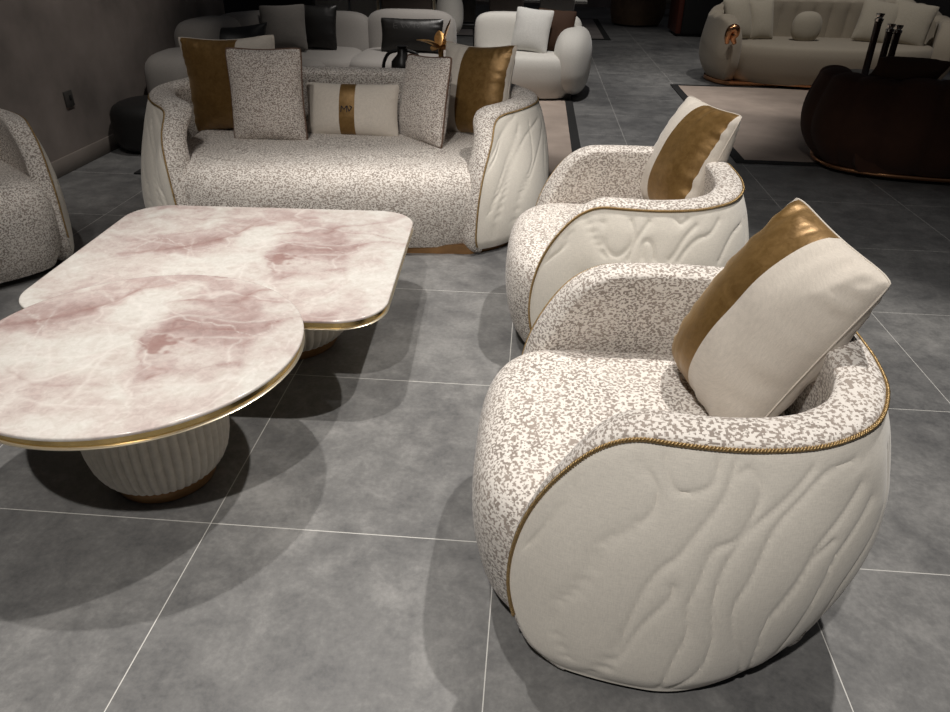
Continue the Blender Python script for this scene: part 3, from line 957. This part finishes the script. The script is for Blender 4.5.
cushion('cushion', 'dark brown cushion, left one lying on the chocolate sofa', 'cushion', (2.44, 5.42, .57), 1.50, .75, .48, .30, .18, M['brown'], .05, seed=41, n=24, pinch=.14, group='cushions on the chocolate sofa')
cushion('cushion', 'black-brown cushion, right one lying on the chocolate sofa', 'cushion', (3.00, 5.42, .55), 1.62, .75, .54, .30, .18, M['brown'], -.05, seed=42, n=24, pinch=.14, group='cushions on the chocolate sofa')

# table between them with the candlesticks
t = thing('coffee_table', 'low dark coffee table between the two channelled sofas', 'table', (3.12, 7.15, 0))
lathe('table_top', [(.42, .36), (.45, .365), (.45, .39), (.43, .395)], t, M['black'], 64)
lathe('pedestal', [(.26, .011), (.24, .03), (.14, .10), (.14, .36)], t, M['black'], 40)
for (x, y, h, lab) in ((2.87, 7.0, .49, 'tallest dark glass candlestick with silver top'), (2.99, 7.02, .41, 'middle dark glass candlestick with silver top, lower'), (3.07, 7.05, .40, 'rightmost dark glass candlestick with silver top')):
    c = thing('candlestick', lab, 'candlestick', (x, y, .395), 0, 'candlesticks')
    lathe('stem', [(.040, 0), (.040, .01), (.030, .02), (.028, h * .6), (.030, h - .04), (.034, h - .035)], c, M['glass'], 24)
    lathe('silver_cup', [(.02, h - .035), (.034, h - .03), (.036, h - .01), (.02, h - .005), (.03, h + .01), (.034, h + .03), (.028, h + .03)], c, M['silver'], 24)

# ------------------------------------------------------------------ far end of the showroom
def tub_far(name, label, loc, rz, mm, sc=1.0):
    r = thing(name, label, 'armchair', loc, rz)
    half = [(.33 * sc, -.34 * sc), (.39 * sc, -.2 * sc), (.42 * sc, 0), (.38 * sc, .24 * sc), (.22 * sc, .38 * sc), (0, .42 * sc)]
    tub(r, half, .6, .78, .3, .2, .15, [(.02, -.05), (.3, 0), (.8, -.03)], .12, .04, .03,
        dict(outer=mm, inner=mm, seat=mm, plinth=M['black']), cell=.04, braid=False,
        seat=dict(hw=.30 * sc, yf=-.42 * sc, yb=.25 * sc, ex=3, prof=[(.05, .03), (0, .2), (0, .3), (.03, .40), (.10, .43)]), plinth=(.1, 0, .06))
    return r
tub_far('armchair', 'tan tub armchair far away beside the grey rug', (1.82, 15.2, 0), pi / 2 + .5, M['tan'], 1.1)
t = thing('bench', 'low beige upholstered bench at the far end of the showroom', 'bench', (2.75, 17.2, 0))
box('seat', -.75, .75, -.3, .3, .25, .45, t, M['sand'], .05, 3)
for sx in (-1, 1): box('leg', sx * .6 - .04, sx * .6 + .04, -.25, .25, 0, .26, t, M['black'])
t = thing('cabinet', 'tall dark cabinet with red-brown end panel beside the channelled sofa', 'cabinet', (2.95, 13.9, 0))
box('body', -.58, 1.3, -.45, .45, .04, 1.5, t, M['black'], .03, 2)
box('end_panel', -.66, -.57, -.45, .45, .04, 1.5, t, M['red'], .02, 2)
box('plinth', -.6, 1.25, -.4, .4, 0, .04, t, M['black'])

# dining corner
t = thing('dining_table', 'pale-topped dining table at the back of the showroom', 'table', (-.55, 10.6, 0))
box('table_top', -1.0, 1.15, -.45, .45, .70, .735, t, M['panel'], .008, 2)
for sx in (-.7, .85): lathe('pedestal', [(.22, 0), (.2, .02), (.06, .06), (.05, .66), (.16, .70)], t, M['black'], 24, c=(sx, 0))
def dining_chair(label, x, y, rz, mm):
    r = thing('dining_chair', label, 'chair', (x, y, 0), rz, 'dining chairs')
    box('seat', -.22, .22, -.22, .22, .42, .49, r, mm, .025, 2)
    box('backrest', -.21, .21, .17, .22, .49, .86, r, mm, .02, 2)
    for sx in (-1, 1):
        for sy in (-1, 1):
            tube('leg', [(sx * .19, sy * .18, .43), (sx * .21, sy * .21, 0)], .013, r, M['black'], 8)
dining_chair('taupe dining chair, middle of the row at the pale table', -.40, 10.05, pi, M['panelbrown'])
dining_chair('black dining chair at the left end of the pale table', -.98, 9.95, pi, M['leather'])
dining_chair('grey dining chair at the right end of the pale table', .22, 10.1, pi, M['greycush'])
t = thing('screen', 'pale grey panelled screen behind the modular sofa', 'screen', (-2.5, 9.6, 0))
for k, (a, b) in enumerate(((-.62, -.20), (-.17, .14))): box('panel', a + .4, b + .4, -.03, .03, .02, 1.9, t, M['panel'], .008, 2)
box('foot', -.2, .5, -.12, .12, 0, .02, t, M['black'])
r = thing('lounge_chair', 'brown lounge chair with pale metal frame behind the modular sofa', 'chair', (-1.55, 9.75, 0))
box('backrest', -.30, .30, -.42, -.34, .22, .95, r, M['panelbrown'], .03, 3)
box('seat', -.30, .30, -.34, .35, .28, .42, r, M['panelbrown'], .04, 3)
for sx in (-1, 1):
    tube('frame', [(sx * .33, .34, 0), (sx * .33, .34, .55), (sx * .33, -.40, .6), (sx * .33, -.44, 1.0), (sx * .33, -.42, 0)], .016, r, M['lip'], 8)
r = thing('bar_stool', 'white bulbous seat standing left of the dining table', 'stool', (-1.04, 9.35, 0))
blob('seat', (0, 0, .62), (.16, .16, .22), .7, 1, r, M['white'])
lathe('pedestal', [(.16, 0), (.15, .02), (.03, .05), (.03, .42)], r, M['black'], 24)
t = thing('display_partition', 'black free-standing partition at the end of the plaster wall', 'partition', (-2.9, 8.75, 0))
box('panel', -.75, .42, -.05, .05, .03, 2.4, t, M['black'], .01, 2)
box('foot', -.75, .42, -.18, .18, 0, .03, t, M['black'], .005, 2)
tub_far('armchair', 'dark grey tub armchair at the top right behind the sand sofa', (5.3, 11.3, 0), -.4, M['greycush'], 1.2)
tub_far('armchair', 'light grey tub armchair left of the dark grey one behind the sand sofa', (4.1, 11.6, 0), .2, M['grey'], 1.2)

# ------------------------------------------------------------------ light: ceiling spots of the showroom and an added wall wash
def spot(loc, tgt, W, size=75, blend=.5, rad=.05, col=(1, .95, .89)):
    l = bpy.data.lights.new('spot_light', 'SPOT'); l.energy = W; l.spot_size = radians(size); l.spot_blend = blend
    l.shadow_soft_size = rad; l.color = col
    o = bpy.data.objects.new('spot_light', l); COL.objects.link(o); o.location = loc
    o.rotation_euler = (Vector(tgt) - Vector(loc)).to_track_quat('-Z', 'Y').to_euler()
    return o
H = 4.5
spot((-1.15, 2.8, H), (-.85, 2.2, 0), 380, 47, .7)
spot((1.25, 2.85, H), (.35, 2.2, 0), 520, 55)
spot((-.63, -1.2, H), (.15, 1.5, 0), 580, 60)
spot((-1.3, 1.2, H), (-1.1, 3.9, .3), 150, 50)
spot((.3, 6.2, H), (.15, 7.4, .2), 500, 60, .6, .06, (1, .96, .92))
spot((-1.0, 6.4, H), (-1.2, 7.7, .3), 170, 45)
spot((2.4, 7.4, H), (2.8, 9.0, .3), 270, 55)
spot((1.2, 10.5, H), (1.0, 11.5, 0), 160, 70)
spot((-1.2, 4.2, H), (-3.1, 5.0, 1.0), 200, 45, .9)  # added wash to brighten the left wall, not a known fixture
spot((-1.7, .8, H), (-2.4, 2.8, .4), 60, 40, .8)
w = bpy.data.worlds.new('World'); S.world = w; w.use_nodes = True
w.node_tree.nodes['Background'].inputs[0].default_value = (.9, .92, 1, 1)
w.node_tree.nodes['Background'].inputs[1].default_value = .035

# ------------------------------------------------------------------ camera
f, p, yaw, roll = 728.035919, .526121613, -.071199655, .018906436
cy, sy = cos(yaw), sin(yaw)
fwd = Vector((sy * cos(p), cy * cos(p), -sin(p))); right = Vector((cy, -sy, 0)); up = right.cross(fwd)
r2 = right * cos(roll) + up * sin(roll); u2 = -right * sin(roll) + up * cos(roll)
cam = bpy.data.cameras.new('camera'); co = bpy.data.objects.new('camera', cam); COL.objects.link(co)
cam.sensor_fit = 'HORIZONTAL'; cam.sensor_width = 36; cam.lens = f / 950 * 36
cam.clip_start = .05; cam.clip_end = 100
co.matrix_world = Matrix.Translation((0, 0, 1.44364)) @ Matrix((r2, u2, -fwd)).transposed().to_4x4()
S.camera = co
S.view_settings.view_transform = 'Standard'; S.view_settings.look = 'None'
S.view_settings.gamma = 1; S.view_settings.exposure = 0; S.view_settings.use_curve_mapping = False
